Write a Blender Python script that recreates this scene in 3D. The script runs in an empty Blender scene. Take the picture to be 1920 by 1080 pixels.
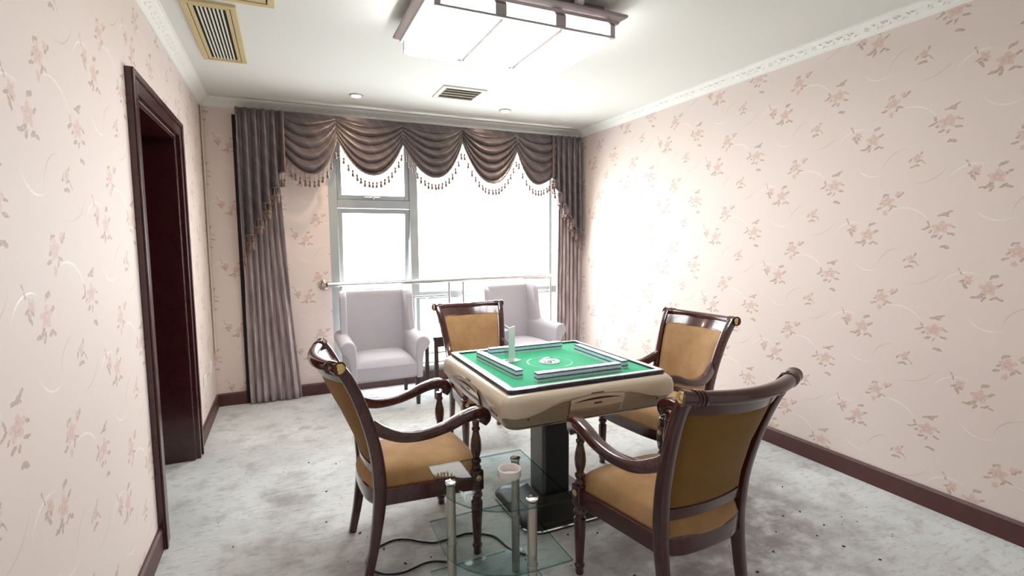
import bpy, bmesh, math, random
from mathutils import Vector, Matrix, Euler
random.seed(7)
PI = math.pi
sc = bpy.context.scene
COL = sc.collection

# ------------------------------------------------------------------ camera
CAM_H = 1.5
F_PX, YAW, PITCH, ROLL = 952.7, math.radians(24.103), math.radians(5.334), math.radians(-0.375)
cam = bpy.data.cameras.new('camera'); cam_o = bpy.data.objects.new('camera', cam); COL.objects.link(cam_o)
fw = Vector((math.sin(YAW)*math.cos(PITCH), math.cos(YAW)*math.cos(PITCH), -math.sin(PITCH)))
rt = Vector((math.cos(YAW), -math.sin(YAW), 0)); up = rt.cross(fw)
rt2 = rt*math.cos(ROLL) + up*math.sin(ROLL); up2 = -rt*math.sin(ROLL) + up*math.cos(ROLL)
m = Matrix((rt2, up2, -fw)).transposed().to_4x4(); m.translation = (0, 0, CAM_H)
cam_o.matrix_world = m
cam.sensor_width = 36; cam.lens = F_PX/1920*36; cam.clip_start = .05
sc.camera = cam_o
def floor_pt(px, py, z=0.0):
    d = fw + rt2*((px-960)/F_PX) - up2*((py-540)/F_PX)
    return Vector((0, 0, CAM_H)) + d*((z-CAM_H)/d.z)

# ------------------------------------------------------------------ world, lights, exposure
W_STRENGTH = 7.5
LAMP_STRENGTH = 11.0
world = bpy.data.worlds.new('overcast'); sc.world = world; world.use_nodes = True
bgn = world.node_tree.nodes['Background']
bgn.inputs['Color'].default_value = (0.93, 0.97, 1.0, 1); bgn.inputs['Strength'].default_value = W_STRENGTH
pl = bpy.data.lights.new('window_portal', 'AREA'); pl.shape = 'RECTANGLE'; pl.size = 2.7; pl.size_y = 2.55
pl.cycles.is_portal = True
po = bpy.data.objects.new('window_portal', pl); COL.objects.link(po)
po.location = (1.77, 5.50, 1.36); po.rotation_euler = (-PI/2, 0, 0)
vs = sc.view_settings
vs.view_transform = 'Standard'; vs.look = 'None'; vs.gamma = 1; vs.use_curve_mapping = False
vs.exposure = 0.76

# ------------------------------------------------------------------ room numbers
XL, XR, YB, YF, H = -0.618, 3.2286, 5.26, -0.9, 2.762
HC = 2.6875            # lower edge of the cornice

# ------------------------------------------------------------------ material helpers
class NG:
    def __init__(self, mat):
        self.t = mat.node_tree; self.n = self.t.nodes; self.l = self.t.links
    def put(self, sock, v):
        if v is None: return
        if isinstance(v, bpy.types.NodeSocket): self.l.new(v, sock)
        elif isinstance(v, (tuple, list, Vector)):
            v = tuple(v); sock.default_value = v + (1,) if (len(v) == 3 and sock.type == 'RGBA') else v
        else: sock.default_value = v
    def math(self, op, a, b=None, c=None, clamp=False):
        n = self.n.new('ShaderNodeMath'); n.operation = op; n.use_clamp = clamp
        for i, v in enumerate((a, b, c)): self.put(n.inputs[i], v)
        return n.outputs[0]
    def vec(self, op, a, b=None):
        n = self.n.new('ShaderNodeVectorMath'); n.operation = op
        self.put(n.inputs[0], a); self.put(n.inputs[1], b)
        return n.outputs['Value'] if op in ('LENGTH', 'DOT_PRODUCT', 'DISTANCE') else n.outputs[0]
    def pos(self):
        return self.n.new('ShaderNodeNewGeometry').outputs['Position']
    def obj(self):
        return self.n.new('ShaderNodeTexCoord').outputs['Object']
    def sep(self, v):
        n = self.n.new('ShaderNodeSeparateXYZ'); self.put(n.inputs[0], v); return n.outputs
    def comb(self, x, y, z=0.0):
        n = self.n.new('ShaderNodeCombineXYZ')
        for i, v in enumerate((x, y, z)): self.put(n.inputs[i], v)
        return n.outputs[0]
    def inv_map(self, v, loc, rot, scale):
        n = self.n.new('ShaderNodeMapping'); n.vector_type = 'TEXTURE'; self.put(n.inputs['Vector'], v)
        n.inputs['Location'].default_value = (loc[0], loc[1], 0); n.inputs['Rotation'].default_value = (0, 0, rot)
        n.inputs['Scale'].default_value = (scale[0], scale[1], 1); return n.outputs[0]
    def noise(self, v, scale, detail=2.0, rough=.5, out='Fac'):
        n = self.n.new('ShaderNodeTexNoise'); self.put(n.inputs['Vector'], v)
        n.inputs['Scale'].default_value = scale; n.inputs['Detail'].default_value = detail; n.inputs['Roughness'].default_value = rough
        return n.outputs[out]
    def wave(self, v, scale, dist=0, d='X'):
        n = self.n.new('ShaderNodeTexWave'); self.put(n.inputs['Vector'], v); n.bands_direction = d
        n.inputs['Scale'].default_value = scale; n.inputs['Distortion'].default_value = dist; return n.outputs['Fac']
    def smooth(self, v, a, b, lo=0.0, hi=1.0):
        n = self.n.new('ShaderNodeMapRange'); n.interpolation_type = 'SMOOTHSTEP'; self.put(n.inputs['Value'], v)
        n.inputs['From Min'].default_value = a; n.inputs['From Max'].default_value = b
        n.inputs['To Min'].default_value = lo; n.inputs['To Max'].default_value = hi; return n.outputs[0]
    def mix(self, f, a, b):
        n = self.n.new('ShaderNodeMix'); n.data_type = 'RGBA'
        self.put(n.inputs['Factor'], f); self.put(n.inputs['A'], a); self.put(n.inputs['B'], b)
        # colour sockets of the mix node are the 7th and 8th
        return n.outputs['Result']
    def mixc(self, f, a, b):
        n = self.n.new('ShaderNodeMix'); n.data_type = 'RGBA'
        self.put(n.inputs[0], f); self.put(n.inputs[6], a); self.put(n.inputs[7], b); return n.outputs[2]
    def bump(self, h, strength=.3, dist=.01):
        n = self.n.new('ShaderNodeBump'); self.put(n.inputs['Height'], h)
        n.inputs['Strength'].default_value = strength; n.inputs['Distance'].default_value = dist; return n.outputs[0]

MATS = {}
def new_mat(name, col=(.8, .8, .8), rough=.5, metal=0.0, spec=.5, coat=0.0, sheen=0.0, emit=None, es=0.0):
    mt = bpy.data.materials.new(name); mt.use_nodes = True; MATS[name] = mt
    b = mt.node_tree.nodes['Principled BSDF']
    b.inputs['Base Color'].default_value = (*col, 1); b.inputs['Roughness'].default_value = rough
    b.inputs['Metallic'].default_value = metal; b.inputs['Specular IOR Level'].default_value = spec
    b.inputs['Coat Weight'].default_value = coat; b.inputs['Coat Roughness'].default_value = .08
    b.inputs['Sheen Weight'].default_value = sheen
    if emit:
        b.inputs['Emission Color'].default_value = (*emit, 1); b.inputs['Emission Strength'].default_value = es
    return mt, b, NG(mt)
def S(r, g, b):
    f = lambda c: (c/255/12.92) if c/255 <= .04045 else ((c/255+.055)/1.055)**2.4
    return (f(r), f(g), f(b))

# plain ones, each with a little procedural variation
def simple(name, col, rough=.5, metal=0.0, coat=0.0, sheen=0.0, var=.08, scale=30, bump=0.0, bscale=200, spec=.5):
    mt, b, g = new_mat(name, col, rough, metal, spec, coat, sheen)
    n = g.noise(g.obj(), scale, 3)
    dark = tuple(c*(1-var) for c in col); lite = tuple(min(1, c*(1+var)) for c in col)
    g.put(b.inputs['Base Color'], g.mixc(n, dark, lite))
    if bump: g.put(b.inputs['Normal'], g.bump(g.noise(g.obj(), bscale, 2), bump, .002))
    return mt
simple('ceiling_paint', S(224, 223, 217), .8, var=.015, scale=2)
simple('plaster', S(238, 236, 230), .7, var=.03, scale=12)
simple('white_plastic', S(240, 240, 238), .4, var=.02)
simple('mahogany_trim', (.046, .007, .008), .25, coat=.4, var=.35, scale=9)
simple('baseboard_wood', (.085, .028, .026), .42, var=.25, scale=14)
simple('fabric_rear_shaded', (.19, .092, .016), .9, sheen=.08, var=.16, scale=9, bump=.2, bscale=500)  # chair-back fabric darkened in its colour to carry the backlit shade
simple('brass', (.75, .55, .25), .28, metal=1.0, var=.3, scale=160)
simple('grey_fabric', S(187, 183, 191), .9, sheen=.4, var=.06, scale=6, bump=.15, bscale=600)
simple('dark_wood', (.035, .016, .014), .35, var=.3, scale=12)
simple('steel', (.72, .71, .70), .16, metal=1.0, var=.04, scale=5)
simple('brushed_steel', (.44, .395, .35), .25, metal=1.0, var=.06, scale=40)
simple('window_aluminium', S(168, 172, 172), .5, metal=.25, var=.04, scale=8)
simple('lamp_metal', (.40, .36, .37), .22, metal=.9, var=.05)
simple('vent_beige', S(205, 186, 140), .5, var=.06, scale=10)
simple('vent_white', S(226, 224, 212), .5, var=.04)
simple('vent_shadow', (.02, .016, .012), .9, var=.3)
simple('vent_grey', S(176, 168, 156), .6, var=.08)
simple('tassel_thread', (.15, .085, .065), .45, sheen=.4, var=.35, scale=60)
simple('lining', (.018, .014, .016), .9, var=.3)
simple('shell_champagne', S(205, 190, 168), .24, coat=.5, var=.03, scale=4)
simple('shell_taupe', S(146, 130, 112), .3, coat=.3, var=.04, scale=4)
simple('navy_trim', (.010, .010, .045), .2, coat=.5, var=.2)
simple('black_plastic', (.008, .008, .009), .35, var=.2)
simple('column_grey', (.09, .095, .10), .35, var=.1)
simple('chrome', (.86, .86, .87), .07, metal=1.0, var=.02)
simple('ceramic', S(238, 230, 228), .22, coat=.4, var=.02)
simple('tile_white', S(236, 236, 236), .22, coat=.4, var=.02)
simple('tile_blue', S(70, 108, 178), .25, coat=.4, var=.05)
simple('cable_black', (.008, .008, .012), .4, var=.2)
simple('ink', (.03, .025, .025), .6, var=.1)
simple('crumb_dark', (.03, .025, .02), .9, var=.4, scale=200)
simple('pipe_white', S(222, 206, 190), .5, var=.04)
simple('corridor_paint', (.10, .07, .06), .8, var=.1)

def wood_mat():
    mt, b, g = new_mat('mahogany', (.07, .015, .01), .22, 0, .5, .6)
    p = g.obj(); sq = g.vec('MULTIPLY', p, (60, 60, 6))
    n = g.noise(sq, 1.0, 4, .6); big = g.noise(p, 5, 2)
    f = g.math('MULTIPLY_ADD', n, .7, g.math('MULTIPLY', big, .4))
    g.put(b.inputs['Base Color'], g.mixc(f, (.022, .004, .004), (.078, .012, .011)))
wood_mat()
def gold_fabric():
    mt, b, g = new_mat('gold_fabric', S(205, 168, 120), .85, 0, .25, 0, .2)
    p = g.obj(); n = g.noise(p, 7, 4, .6); f = g.noise(p, 260, 2)
    c = g.mixc(g.smooth(n, .3, .72), (.285, .150, .054), (.40, .232, .105))
    c = g.mixc(g.math('MULTIPLY', f, .25), c, (.52, .34, .19))
    g.put(b.inputs['Base Color'], c)
    g.put(b.inputs['Normal'], g.bump(f, .2, .001))
gold_fabric()
def satin():
    mt, b, g = new_mat('curtain_satin', S(112, 96, 94), .33, 0, .6, 0, .35)
    p = g.obj(); x, y, z = g.sep(p)
    d = g.math('ADD', x, g.math('MULTIPLY', z, .8))
    w = g.math('FRACT', g.math('MULTIPLY', d, 7.0))
    st = g.math('MULTIPLY', g.smooth(w, .0, .05), g.smooth(w, .10, .15, 1, 0))
    st2 = g.math('MULTIPLY', g.smooth(w, .2, .23), g.smooth(w, .26, .29, 1, 0))
    st = g.math('MAXIMUM', st, st2)
    n = g.noise(p, 14, 3)
    c = g.mixc(n, S(74, 64, 68), S(106, 95, 98))
    c = g.mixc(g.math('MULTIPLY', st, .30), c, S(148, 132, 126))
    g.put(b.inputs['Base Color'], c)
    b.inputs['Metallic'].default_value = .35
satin()
def velvet():
    mt, b, g = new_mat('drape_velvet', S(120, 104, 102), .55, 0, .4, 0, .5)
    p = g.obj(); q = g.vec('MULTIPLY', p, (8, 8, 1.5))
    n = g.noise(q, 3, 4, .6)
    g.put(b.inputs['Base Color'], g.mixc(g.smooth(n, .3, .7), S(142, 126, 126), S(194, 178, 177)))
    b.inputs['Metallic'].default_value = .15
velvet()
def felt():
    mt, b, g = new_mat('green_felt', S(0, 158, 110), .92, 0, .2, 0, .3)
    p = g.obj(); x, y, z = g.sep(p)
    r = g.vec('LENGTH', g.comb(x, y))
    ring = g.math('MULTIPLY', g.smooth(r, .118, .121), g.smooth(r, .127, .130, 1, 0))
    a = g.math('ARCTAN2', y, x)
    arc = g.math('MAXIMUM', g.smooth(g.math('ABSOLUTE', g.math('SUBTRACT', a, 2.6)), .5, .6, 1, 0), g.smooth(g.math('ABSOLUTE', g.math('ADD', a, .9)), .4, .5, .5, 0))
    c = g.mixc(g.noise(p, 9, 3), S(0, 150, 100), S(6, 172, 122))
    g.put(b.inputs['Base Color'], g.mixc(g.math('MULTIPLY', ring, g.math('MAXIMUM', arc, .2)), c, S(190, 235, 220)))
    g.put(b.inputs['Normal'], g.bump(g.noise(p, 700, 2), .2, .001))
felt()
def carpet():
    mt, b, g = new_mat('carpet', S(200, 203, 198), .95, 0, .1, 0, .35)
    p = g.pos(); x, y, z = g.sep(p)
    n1 = g.noise(p, 1.1, 5, .6); n2 = g.noise(p, 5, 5, .65); n3 = g.noise(p, 170, 3, .75)
    wv = g.noise(g.vec('MULTIPLY', p, (14, 40, 1)), 1.0, 4, .65)
    c = g.mixc(g.smooth(n1, .36, .66), S(212, 214, 212), S(236, 239, 239))
    c = g.mixc(g.math('MULTIPLY', g.smooth(n2, .48, .74), .6), c, S(150, 142, 128))
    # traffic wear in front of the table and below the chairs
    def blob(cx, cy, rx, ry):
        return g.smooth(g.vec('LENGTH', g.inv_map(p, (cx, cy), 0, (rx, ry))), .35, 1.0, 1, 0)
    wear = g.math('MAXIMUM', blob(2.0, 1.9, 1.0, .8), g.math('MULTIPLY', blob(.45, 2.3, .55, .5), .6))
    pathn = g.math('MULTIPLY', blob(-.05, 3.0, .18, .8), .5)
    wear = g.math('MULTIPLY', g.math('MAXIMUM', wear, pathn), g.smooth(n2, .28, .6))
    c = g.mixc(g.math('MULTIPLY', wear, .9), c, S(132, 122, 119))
    c = g.mixc(g.math('MULTIPLY', g.smooth(wv, .50, .70), .40), c, S(132, 127, 117))
    c = g.mixc(g.smooth(n3, .56, .74, 0, .55), c, S(112, 106, 96))
    g.put(b.inputs['Base Color'], c)
    hgt = g.math('ADD', g.math('MULTIPLY', n3, .6), g.math('MULTIPLY', wv, .8))
    g.put(b.inputs['Normal'], g.bump(hgt, .8, .012))
carpet()

def glass(name, tint, rough=.02, ior=1.5, refl=1.0):
    mt = bpy.data.materials.new(name); mt.use_nodes = True; MATS[name] = mt
    g = NG(mt); g.n.remove(g.n['Principled BSDF']); out = g.n['Material Output']
    tr = g.n.new('ShaderNodeBsdfTransparent'); tr.inputs[0].default_value = (*tint, 1)
    gl = g.n.new('ShaderNodeBsdfGlossy'); gl.inputs['Roughness'].default_value = rough
    fr = g.n.new('ShaderNodeFresnel'); fr.inputs[0].default_value = ior
    smear = g.noise(g.obj(), 18, 3)
    mx = g.n.new('ShaderNodeMixShader')
    ft = g.math('SUBTRACT', 1.0, g.n.new('ShaderNodeNewGeometry').outputs['Backfacing'])
    g.put(mx.inputs[0], g.math('MULTIPLY', g.math('MULTIPLY_ADD', smear, .02, fr.outputs[0]), g.math('MULTIPLY', ft, refl)))
    g.l.new(tr.outputs[0], mx.inputs[1]); g.l.new(gl.outputs[0], mx.inputs[2]); g.l.new(mx.outputs[0], out.inputs[0])
glass('window_glass', (.97, .985, .98))
glass('table_glass', (.88, .935, .935), .03, 1.5, .28)
glass('acrylic', (.93, .95, .95))
glass('glass_edge', (.30, .52, .52), .05, 1.5, .8)
def emitter(name, col, strength):
    mt, b, g = new_mat(name, (.9, .9, .9), .4, emit=col, es=strength)
    n = g.noise(g.obj(), 3, 1)
    g.put(b.inputs['Emission Strength'], g.math('MULTIPLY_ADD', n, strength*.1, strength*.95))
emitter('lamp_glow', (.97, .98, 1.0), LAMP_STRENGTH)
emitter('lamp_side_glow', (1, .97, .95), 2.6)
emitter('downlight_glow', (1, .78, .52), 400.0)

# wallpaper: a half-drop repeat of four rose sprigs with tendrils, as flat print
RH, RV = .5975, .5575
MOTIFS = {   # offsets from sprig D: (dh, dz, [(colour, x, z, angle, half length, half width)...])
 'D': (0, 0, [('p', .030, .0, .2, .034, .026), ('p', .055, .012, .8, .020, .016), ('p', .012, -.012, -.4, .022, .018),
              ('p', -.062, .036, .5, .020, .016), ('p', -.040, .050, 0, .014, .012),
              ('b', -.082, .030, .3, .014, .006), ('b', -.066, .008, -1.0, .022, .008), ('b', -.050, .022, -.6, .012, .006),
              ('b', .0, -.042, .5, .026, .009), ('b', -.024, -.048, .15, .018, .006), ('b', .014, -.056, 1.0, .018, .007),
              ('b', .078, .020, .5, .016, .007), ('b', .056, -.048, .5, .020, .007), ('b', .082, -.052, -.3, .014, .007),
              ('b', .056, .062, .35, .016, .009), ('b', .040, .056, 1.2, .012, .006), ('b', -.086, .072, 1.9, .012, .005), ('b', -.096, .094, 2.2, .010, .004)]),
 'B': (-.192, .311, [('p', .0, .0, .15, .036, .022), ('p', .020, .016, .5, .024, .016), ('p', -.022, -.006, -.3, .020, .015), ('p', -.012, -.024, 0, .024, .010),
              ('b', .018, .072, .3, .022, .009), ('b', .040, .084, .3, .013, .005), ('b', -.008, .066, .1, .013, .006), ('b', .022, .062, -.1, .016, .005),
              ('b', -.062, .002, .5, .018, .007), ('b', -.058, .026, 2.0, .015, .006), ('b', -.078, -.006, .1, .014, .005), ('b', -.046, -.018, .8, .012, .006),
              ('b', -.026, -.046, .3, .018, .008), ('b', .004, -.052, 1.0, .014, .006), ('b', .048, -.034, -.2, .020, .007), ('b', .056, .004, -.3, .013, .005),
              ('b', .030, -.104, -.4, .018, .009), ('b', .012, -.100, .5, .011, .007)]),
 'S': (-.330, .131, [('p', .0, .008, .5, .020, .010), ('p', .014, .020, .9, .012, .008), ('b', -.028, .0, .9, .014, .006), ('b', .026, .034, .9, .012, .005),
              ('b', -.008, -.034, .35, .020, .007), ('b', .012, -.034, -.4, .012, .006), ('b', .036, -.016, -.9, .022, .003), ('b', .010, -.008, .2, .016, .005)]),
 'C': (-.464, -.100, [('p', .0, .010, 1.1, .030, .022), ('p', -.014, -.006, .3, .018, .015), ('p', .012, .030, .4, .016, .012), ('p', -.010, -.052, .3, .016, .012),
              ('b', -.010, .050, .2, .018, .006), ('b', -.022, .044, 1.4, .012, .005), ('b', -.046, -.026, .3, .018, .007), ('b', -.036, .0, .6, .012, .006),
              ('b', .018, -.030, 1.0, .016, .007), ('b', .038, -.018, -.4, .018, .005), ('p', .050, .048, .2, .015, .010), ('b', .076, .052, .9, .013, .007), ('b', .058, .036, .5, .012, .006)]),
}
ROSES = {'D': [(.032, .0, .046, .038), (-.056, .040, .030, .026)], 'B': [(.002, .002, .050, .036)], 'S': [(.004, .012, .027, .021)],
         'C': [(-.002, .010, .040, .036), (.052, .048, .020, .017), (-.010, -.052, .020, .017)]}
for key, (dh, dz, els) in list(MOTIFS.items()):
    MOTIFS[key] = (dh, dz, [e for e in els if e[0] == 'b'])
ARCS = [  # pale stems: dh, dz, radius, angle of mid, half span, half width
 (-.10, .07, .13, 1.9, .55, .0032), (-.33, -.14, .16, 1.2, .5, .0036), (.02, -.21, .11, 4.4, .6, .0030), (-.24, .02, .17, 5.2, .42, .0026), (-.46, .17, .12, 2.3, .5, .0028)]
def wallpaper(name, axis, sign, hD, zD):
    mt, b, g = new_mat(name, S(226, 206, 196), .62, 0, .35, 0, .15)
    x, y, z = g.sep(g.pos())
    h = g.math('MULTIPLY', x if axis == 'x' else y, float(sign))
    wob = g.noise(g.comb(h, z), 55, 4, .7, 'Color')
    wob = g.vec('SCALE', g.vec('SUBTRACT', wob, (.5, .5, .5)), None)
    wob.node.inputs['Scale'].default_value = .022
    def local(dh, dz):
        uu = g.math('ADD', g.math('MULTIPLY', g.math('SUBTRACT', h, hD+dh), 1/RH), .5)
        col = g.math('FLOOR', uu)
        lx = g.math('MULTIPLY', g.math('SUBTRACT', g.math('SUBTRACT', uu, col), .5), RH)
        vv = g.math('ADD', g.math('ADD', g.math('MULTIPLY', g.math('SUBTRACT', z, zD+dz), 1/RV), g.math('MULTIPLY', col, .5)), .5)
        lz = g.math('MULTIPLY', g.math('SUBTRACT', g.math('FRACT', vv), .5), RV)
        return g.comb(lx, lz)
    pk = br = None
    for key, (dh, dz, els) in MOTIFS.items():
        lp = g.vec('ADD', local(dh, dz), wob)
        for c, ex, ez, a, r1, r2 in els:
            d = g.vec('LENGTH', g.inv_map(lp, (ex, ez), a, (r1, r2)))
            br = d if br is None else g.math('MINIMUM', br, d)
        for i, (ex, ez, r1, r2) in enumerate(ROSES[key]):     # five-petalled outline
            q = g.inv_map(lp, (ex, ez), .3+.5*i, (r1, r2)); q3 = g.sep(q)
            pet = g.math('MULTIPLY_ADD', g.math('COSINE', g.math('MULTIPLY', g.math('ARCTAN2', q3[1], q3[0]), 5.0)), .20, .80)
            d = g.math('DIVIDE', g.vec('LENGTH', q), pet)
            pk = d if pk is None else g.math('MINIMUM', pk, d)
    stem = None; twig = None
    for i, (dh, dz, R, a, sp, w) in enumerate(ARCS):
        lp = local(dh, dz); s3 = g.sep(lp)
        # arc bulges upward around its middle angle
        off = g.vec('ADD', lp, (R*math.cos(a), R*math.sin(a), 0))
        o3 = g.sep(off)
        dist = g.math('ABSOLUTE', g.math('SUBTRACT', g.vec('LENGTH', off), R))
        wdt = g.smooth(g.vec('LENGTH', lp), R*sp*.3, R*sp*1.5, w, w*.2)
        msk = g.math('MULTIPLY', g.smooth(g.math('DIVIDE', dist, wdt), .6, 1.3, 1, 0), g.smooth(g.vec('LENGTH', lp), R*sp*1.2, R*sp*1.5, 1, 0))
        if i < 3: stem = msk if stem is None else g.math('MAXIMUM', stem, msk)
        else: twig = msk if twig is None else g.math('MAXIMUM', twig, msk)
    grain = g.noise(g.comb(h, z), 240, 2); fl = g.noise(g.comb(h, z), 90, 3, .7)
    base = g.mixc(grain, S(224, 208, 200), S(231, 216, 209))
    pm = g.math('MULTIPLY', g.smooth(pk, .82, 1.08, 1, 0), g.smooth(fl, .34, .58, .30, .85))
    bm = g.math('MULTIPLY', g.smooth(br, .80, 1.08, 1, 0), g.smooth(fl, .34, .58, .30, .85))
    c = g.mixc(g.math('MULTIPLY', twig, .35), base, S(176, 152, 134))
    c = g.mixc(g.math('MULTIPLY', stem, g.smooth(fl, .35, .6, .2, .7)), c, S(248, 242, 236))
    c = g.mixc(pm, c, g.mixc(g.math('MULTIPLY', g.math('MULTIPLY_ADD', g.math('SINE', g.math('MULTIPLY_ADD', pk, 11.0, g.math('MULTIPLY', fl, 7.0))), .35, .55), g.smooth(fl, .40, .62, 1, .5)), S(226, 194, 184), S(190, 144, 132)))
    c = g.mixc(bm, c, g.mixc(g.math('MULTIPLY', g.smooth(br, .1, .9, .55, 1), g.smooth(fl, .38, .68, 1, .35)), S(206, 184, 168), S(136, 104, 82)))
    g.put(b.inputs['Base Color'], c)
    g.put(b.inputs['Roughness'], g.math('SUBTRACT', .62, g.math('MULTIPLY', g.math('MAXIMUM', stem, g.math('MULTIPLY', pm, .5)), .25)))
wallpaper('wallpaper_right', 'y', -1, -1.376, 1.800)
wallpaper('wallpaper_left', 'y', 1, 1.797, .735)
wallpaper('wallpaper_back', 'x', 1, -.43, 1.25)

# ------------------------------------------------------------------ mesh helpers
def catmull(pts, n):
    pts = [Vector(p) for p in pts]; out = []
    P = [pts[0]*2-pts[1]] + pts + [pts[-1]*2-pts[-2]]
    seg = len(pts)-1
    for i in range(n+1):
        t = i/n*seg; k = min(int(t), seg-1); t -= k
        a, b, c, d = P[k:k+4]
        out.append(.5*((2*b)+(c-a)*t+(2*a-5*b+4*c-d)*t*t+(3*b-a-3*c+d)*t**3))
    return out
def lerp_list(vals, n):
    out = []
    for i in range(n+1):
        t = i/n*(len(vals)-1); k = min(int(t), len(vals)-2); t -= k
        out.append(tuple(a+(b-a)*t for a, b in zip(vals[k], vals[k+1])))
    return out
class MB:
    def __init__(self): self.v = []; self.f = []; self.mi = []
    def add(self, vs, fs, m=0):
        o = len(self.v); self.v += [tuple(p) for p in vs]; self.f += [tuple(i+o for i in f) for f in fs]; self.mi += [m]*len(fs); return self
    def box(self, c, s, rot=None, m=0):
        x, y, z = (d/2 for d in s); R = Euler(rot).to_matrix() if rot else Matrix.Identity(3)
        vs = [Vector(c)+R@Vector((a*x, b*y, d*z)) for a in (-1, 1) for b in (-1, 1) for d in (-1, 1)]
        return self.add(vs, [(0, 1, 3, 2), (4, 6, 7, 5), (0, 4, 5, 1), (2, 3, 7, 6), (0, 2, 6, 4), (1, 5, 7, 3)], m)
    def span(self, a, b, m=0):
        return self.box([(p+q)/2 for p, q in zip(a, b)], [abs(q-p) for p, q in zip(a, b)], None, m)
    def sweep(self, path, secs, side=(1, 0, 0), n=12, e=4.0, m=0, cap=True, closed=False):
        path = [Vector(p) for p in path]; L = len(path); rings = []
        if len(secs) != L: secs = lerp_list(list(secs), L-1)
        for i, p in enumerate(path):
            if closed: T = path[(i+1) % L]-path[i-1]
            else: T = path[min(i+1, L-1)]-path[max(i-1, 0)]
            T.normalize(); Sd = Vector(side); Sd = (Sd-T*Sd.dot(T)).normalized(); U = T.cross(Sd)
            w, h = secs[i]; r = []
            for k in range(n):
                a = 2*PI*(k+.5)/n; ca, sa = math.cos(a), math.sin(a)
                r.append(p+Sd*(w/2*math.copysign(abs(ca)**(2/e), ca))+U*(h/2*math.copysign(abs(sa)**(2/e), sa)))
            rings.append(r)
        vs = [q for r in rings for q in r]; fs = []
        for i in range(L if closed else L-1):
            j = (i+1) % L
            for k in range(n):
                fs.append((i*n+k, i*n+(k+1) % n, j*n+(k+1) % n, j*n+k))
        if cap and not closed:
            fs.append(tuple(range(n-1, -1, -1))); fs.append(tuple((L-1)*n+k for k in range(n)))
        return self.add(vs, fs, m)
    def tube(self, path, r, n=8, m=0, side=None, closed=False):
        path = [Vector(p) for p in path]
        if side is None:
            d = (path[-1]-path[0]) if not closed else Vector((0, 0, 0))
            side = (0, 0, 1) if abs(d.normalized().z if d.length else 0) < .9 else (1, 0, 0)
        return self.sweep(path, [(2*r, 2*r)]*len(path), side, n, 2.0, m, True, closed)
    def lathe(self, prof, c=(0, 0, 0), n=16, m=0, M=None):
        M = M or Matrix.Identity(3); vs = []; fs = []; L = len(prof)
        for r, z in prof:
            for k in range(n):
                a = 2*PI*k/n; vs.append(Vector(c)+M@Vector((r*math.cos(a), r*math.sin(a), z)))
        for i in range(L-1):
            for k in range(n): fs.append((i*n+k, i*n+(k+1) % n, (i+1)*n+(k+1) % n, (i+1)*n+k))
        fs.append(tuple(range(n-1, -1, -1))); fs.append(tuple((L-1)*n+k for k in range(n)))
        return self.add(vs, fs, m)
    def prism(self, outline, fn, d0, d1, m=0, ms=None):
        n = len(outline); vs = [fn(p, d0) for p in outline]+[fn(p, d1) for p in outline]
        self.add(vs, [tuple(range(n-1, -1, -1)), tuple(range(n, 2*n))], m)
        o = len(self.v)-2*n
        for k in range(n):
            self.f.append((o+k, o+(k+1) % n, o+n+(k+1) % n, o+n+k)); self.mi.append(m if ms is None else ms)
        return self
    def grid(self, fn, nu, nv, m=0, flip=False):
        vs = [fn(i/nu, j/nv) for i in range(nu+1) for j in range(nv+1)]; fs = []
        for i in range(nu):
            for j in range(nv):
                a = i*(nv+1)+j; q = (a, a+nv+1, a+nv+2, a+1)
                fs.append(q[::-1] if flip else q)
        return self.add(vs, fs, m)
    def mesh(self, name, mats, smooth=True, fix=True):
        me = bpy.data.meshes.new(name); me.from_pydata(self.v, [], self.f)
        for mn in ([mats] if isinstance(mats, str) else mats): me.materials.append(MATS[mn])
        me.polygons.foreach_set('material_index', self.mi)
        if fix:
            bm = bmesh.new(); bm.from_mesh(me); bmesh.ops.recalc_face_normals(bm, faces=bm.faces); bm.to_mesh(me); bm.free()
        me.polygons.foreach_set('use_smooth', [smooth]*len(me.polygons)); me.update()
        return me
    def build(self, name, mats, parent=None, smooth=True, bevel=0, seg=2, sub=0, solid=0, loc=None, rot=None, fix=True, angle=35):
        me = self.mesh(name, mats, smooth, fix)
        return link(name, me, parent, loc, rot, bevel, seg, sub, solid, smooth, angle)
def link(name, me, parent=None, loc=None, rot=None, bevel=0, seg=2, sub=0, solid=0, smooth=True, angle=35):
    o = bpy.data.objects.new(name, me); COL.objects.link(o)
    if parent: o.parent = parent
    if loc: o.location = loc
    if rot: o.rotation_euler = rot
    if solid:
        s = o.modifiers.new('solid', 'SOLIDIFY'); s.thickness = solid; s.offset = 0
    if bevel:
        b = o.modifiers.new('bevel', 'BEVEL'); b.width = bevel; b.segments = seg; b.limit_method = 'ANGLE'; b.angle_limit = math.radians(angle)
        w = o.modifiers.new('wn', 'WEIGHTED_NORMAL'); w.weight = 80
    if sub:
        s = o.modifiers.new('sub', 'SUBSURF'); s.levels = sub; s.render_levels = sub
    if smooth and not bevel and not sub: sharp(me)
    return o
def sharp(me, ang=38):
    bm = bmesh.new(); bm.from_mesh(me); lim = math.radians(ang)
    for e in bm.edges:
        if len(e.link_faces) == 2 and e.calc_face_angle(0) > lim: e.smooth = False
    bm.to_mesh(me); bm.free()
def thing(name, label, cat, loc=(0, 0, 0), rz=0.0, group=None):
    o = bpy.data.objects.new(name, None); COL.objects.link(o); o.empty_display_size = .1
    o.location = loc; o.rotation_euler = (0, 0, rz); return tag(o, label, cat, group)
def tag(o, label, cat, group=None):
    o['label'] = label; o['category'] = cat
    if group: o['group'] = group
    return o
def struct(o, label=None):
    o['kind'] = 'structure'
    if label: o['label'] = label
    return o
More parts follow.
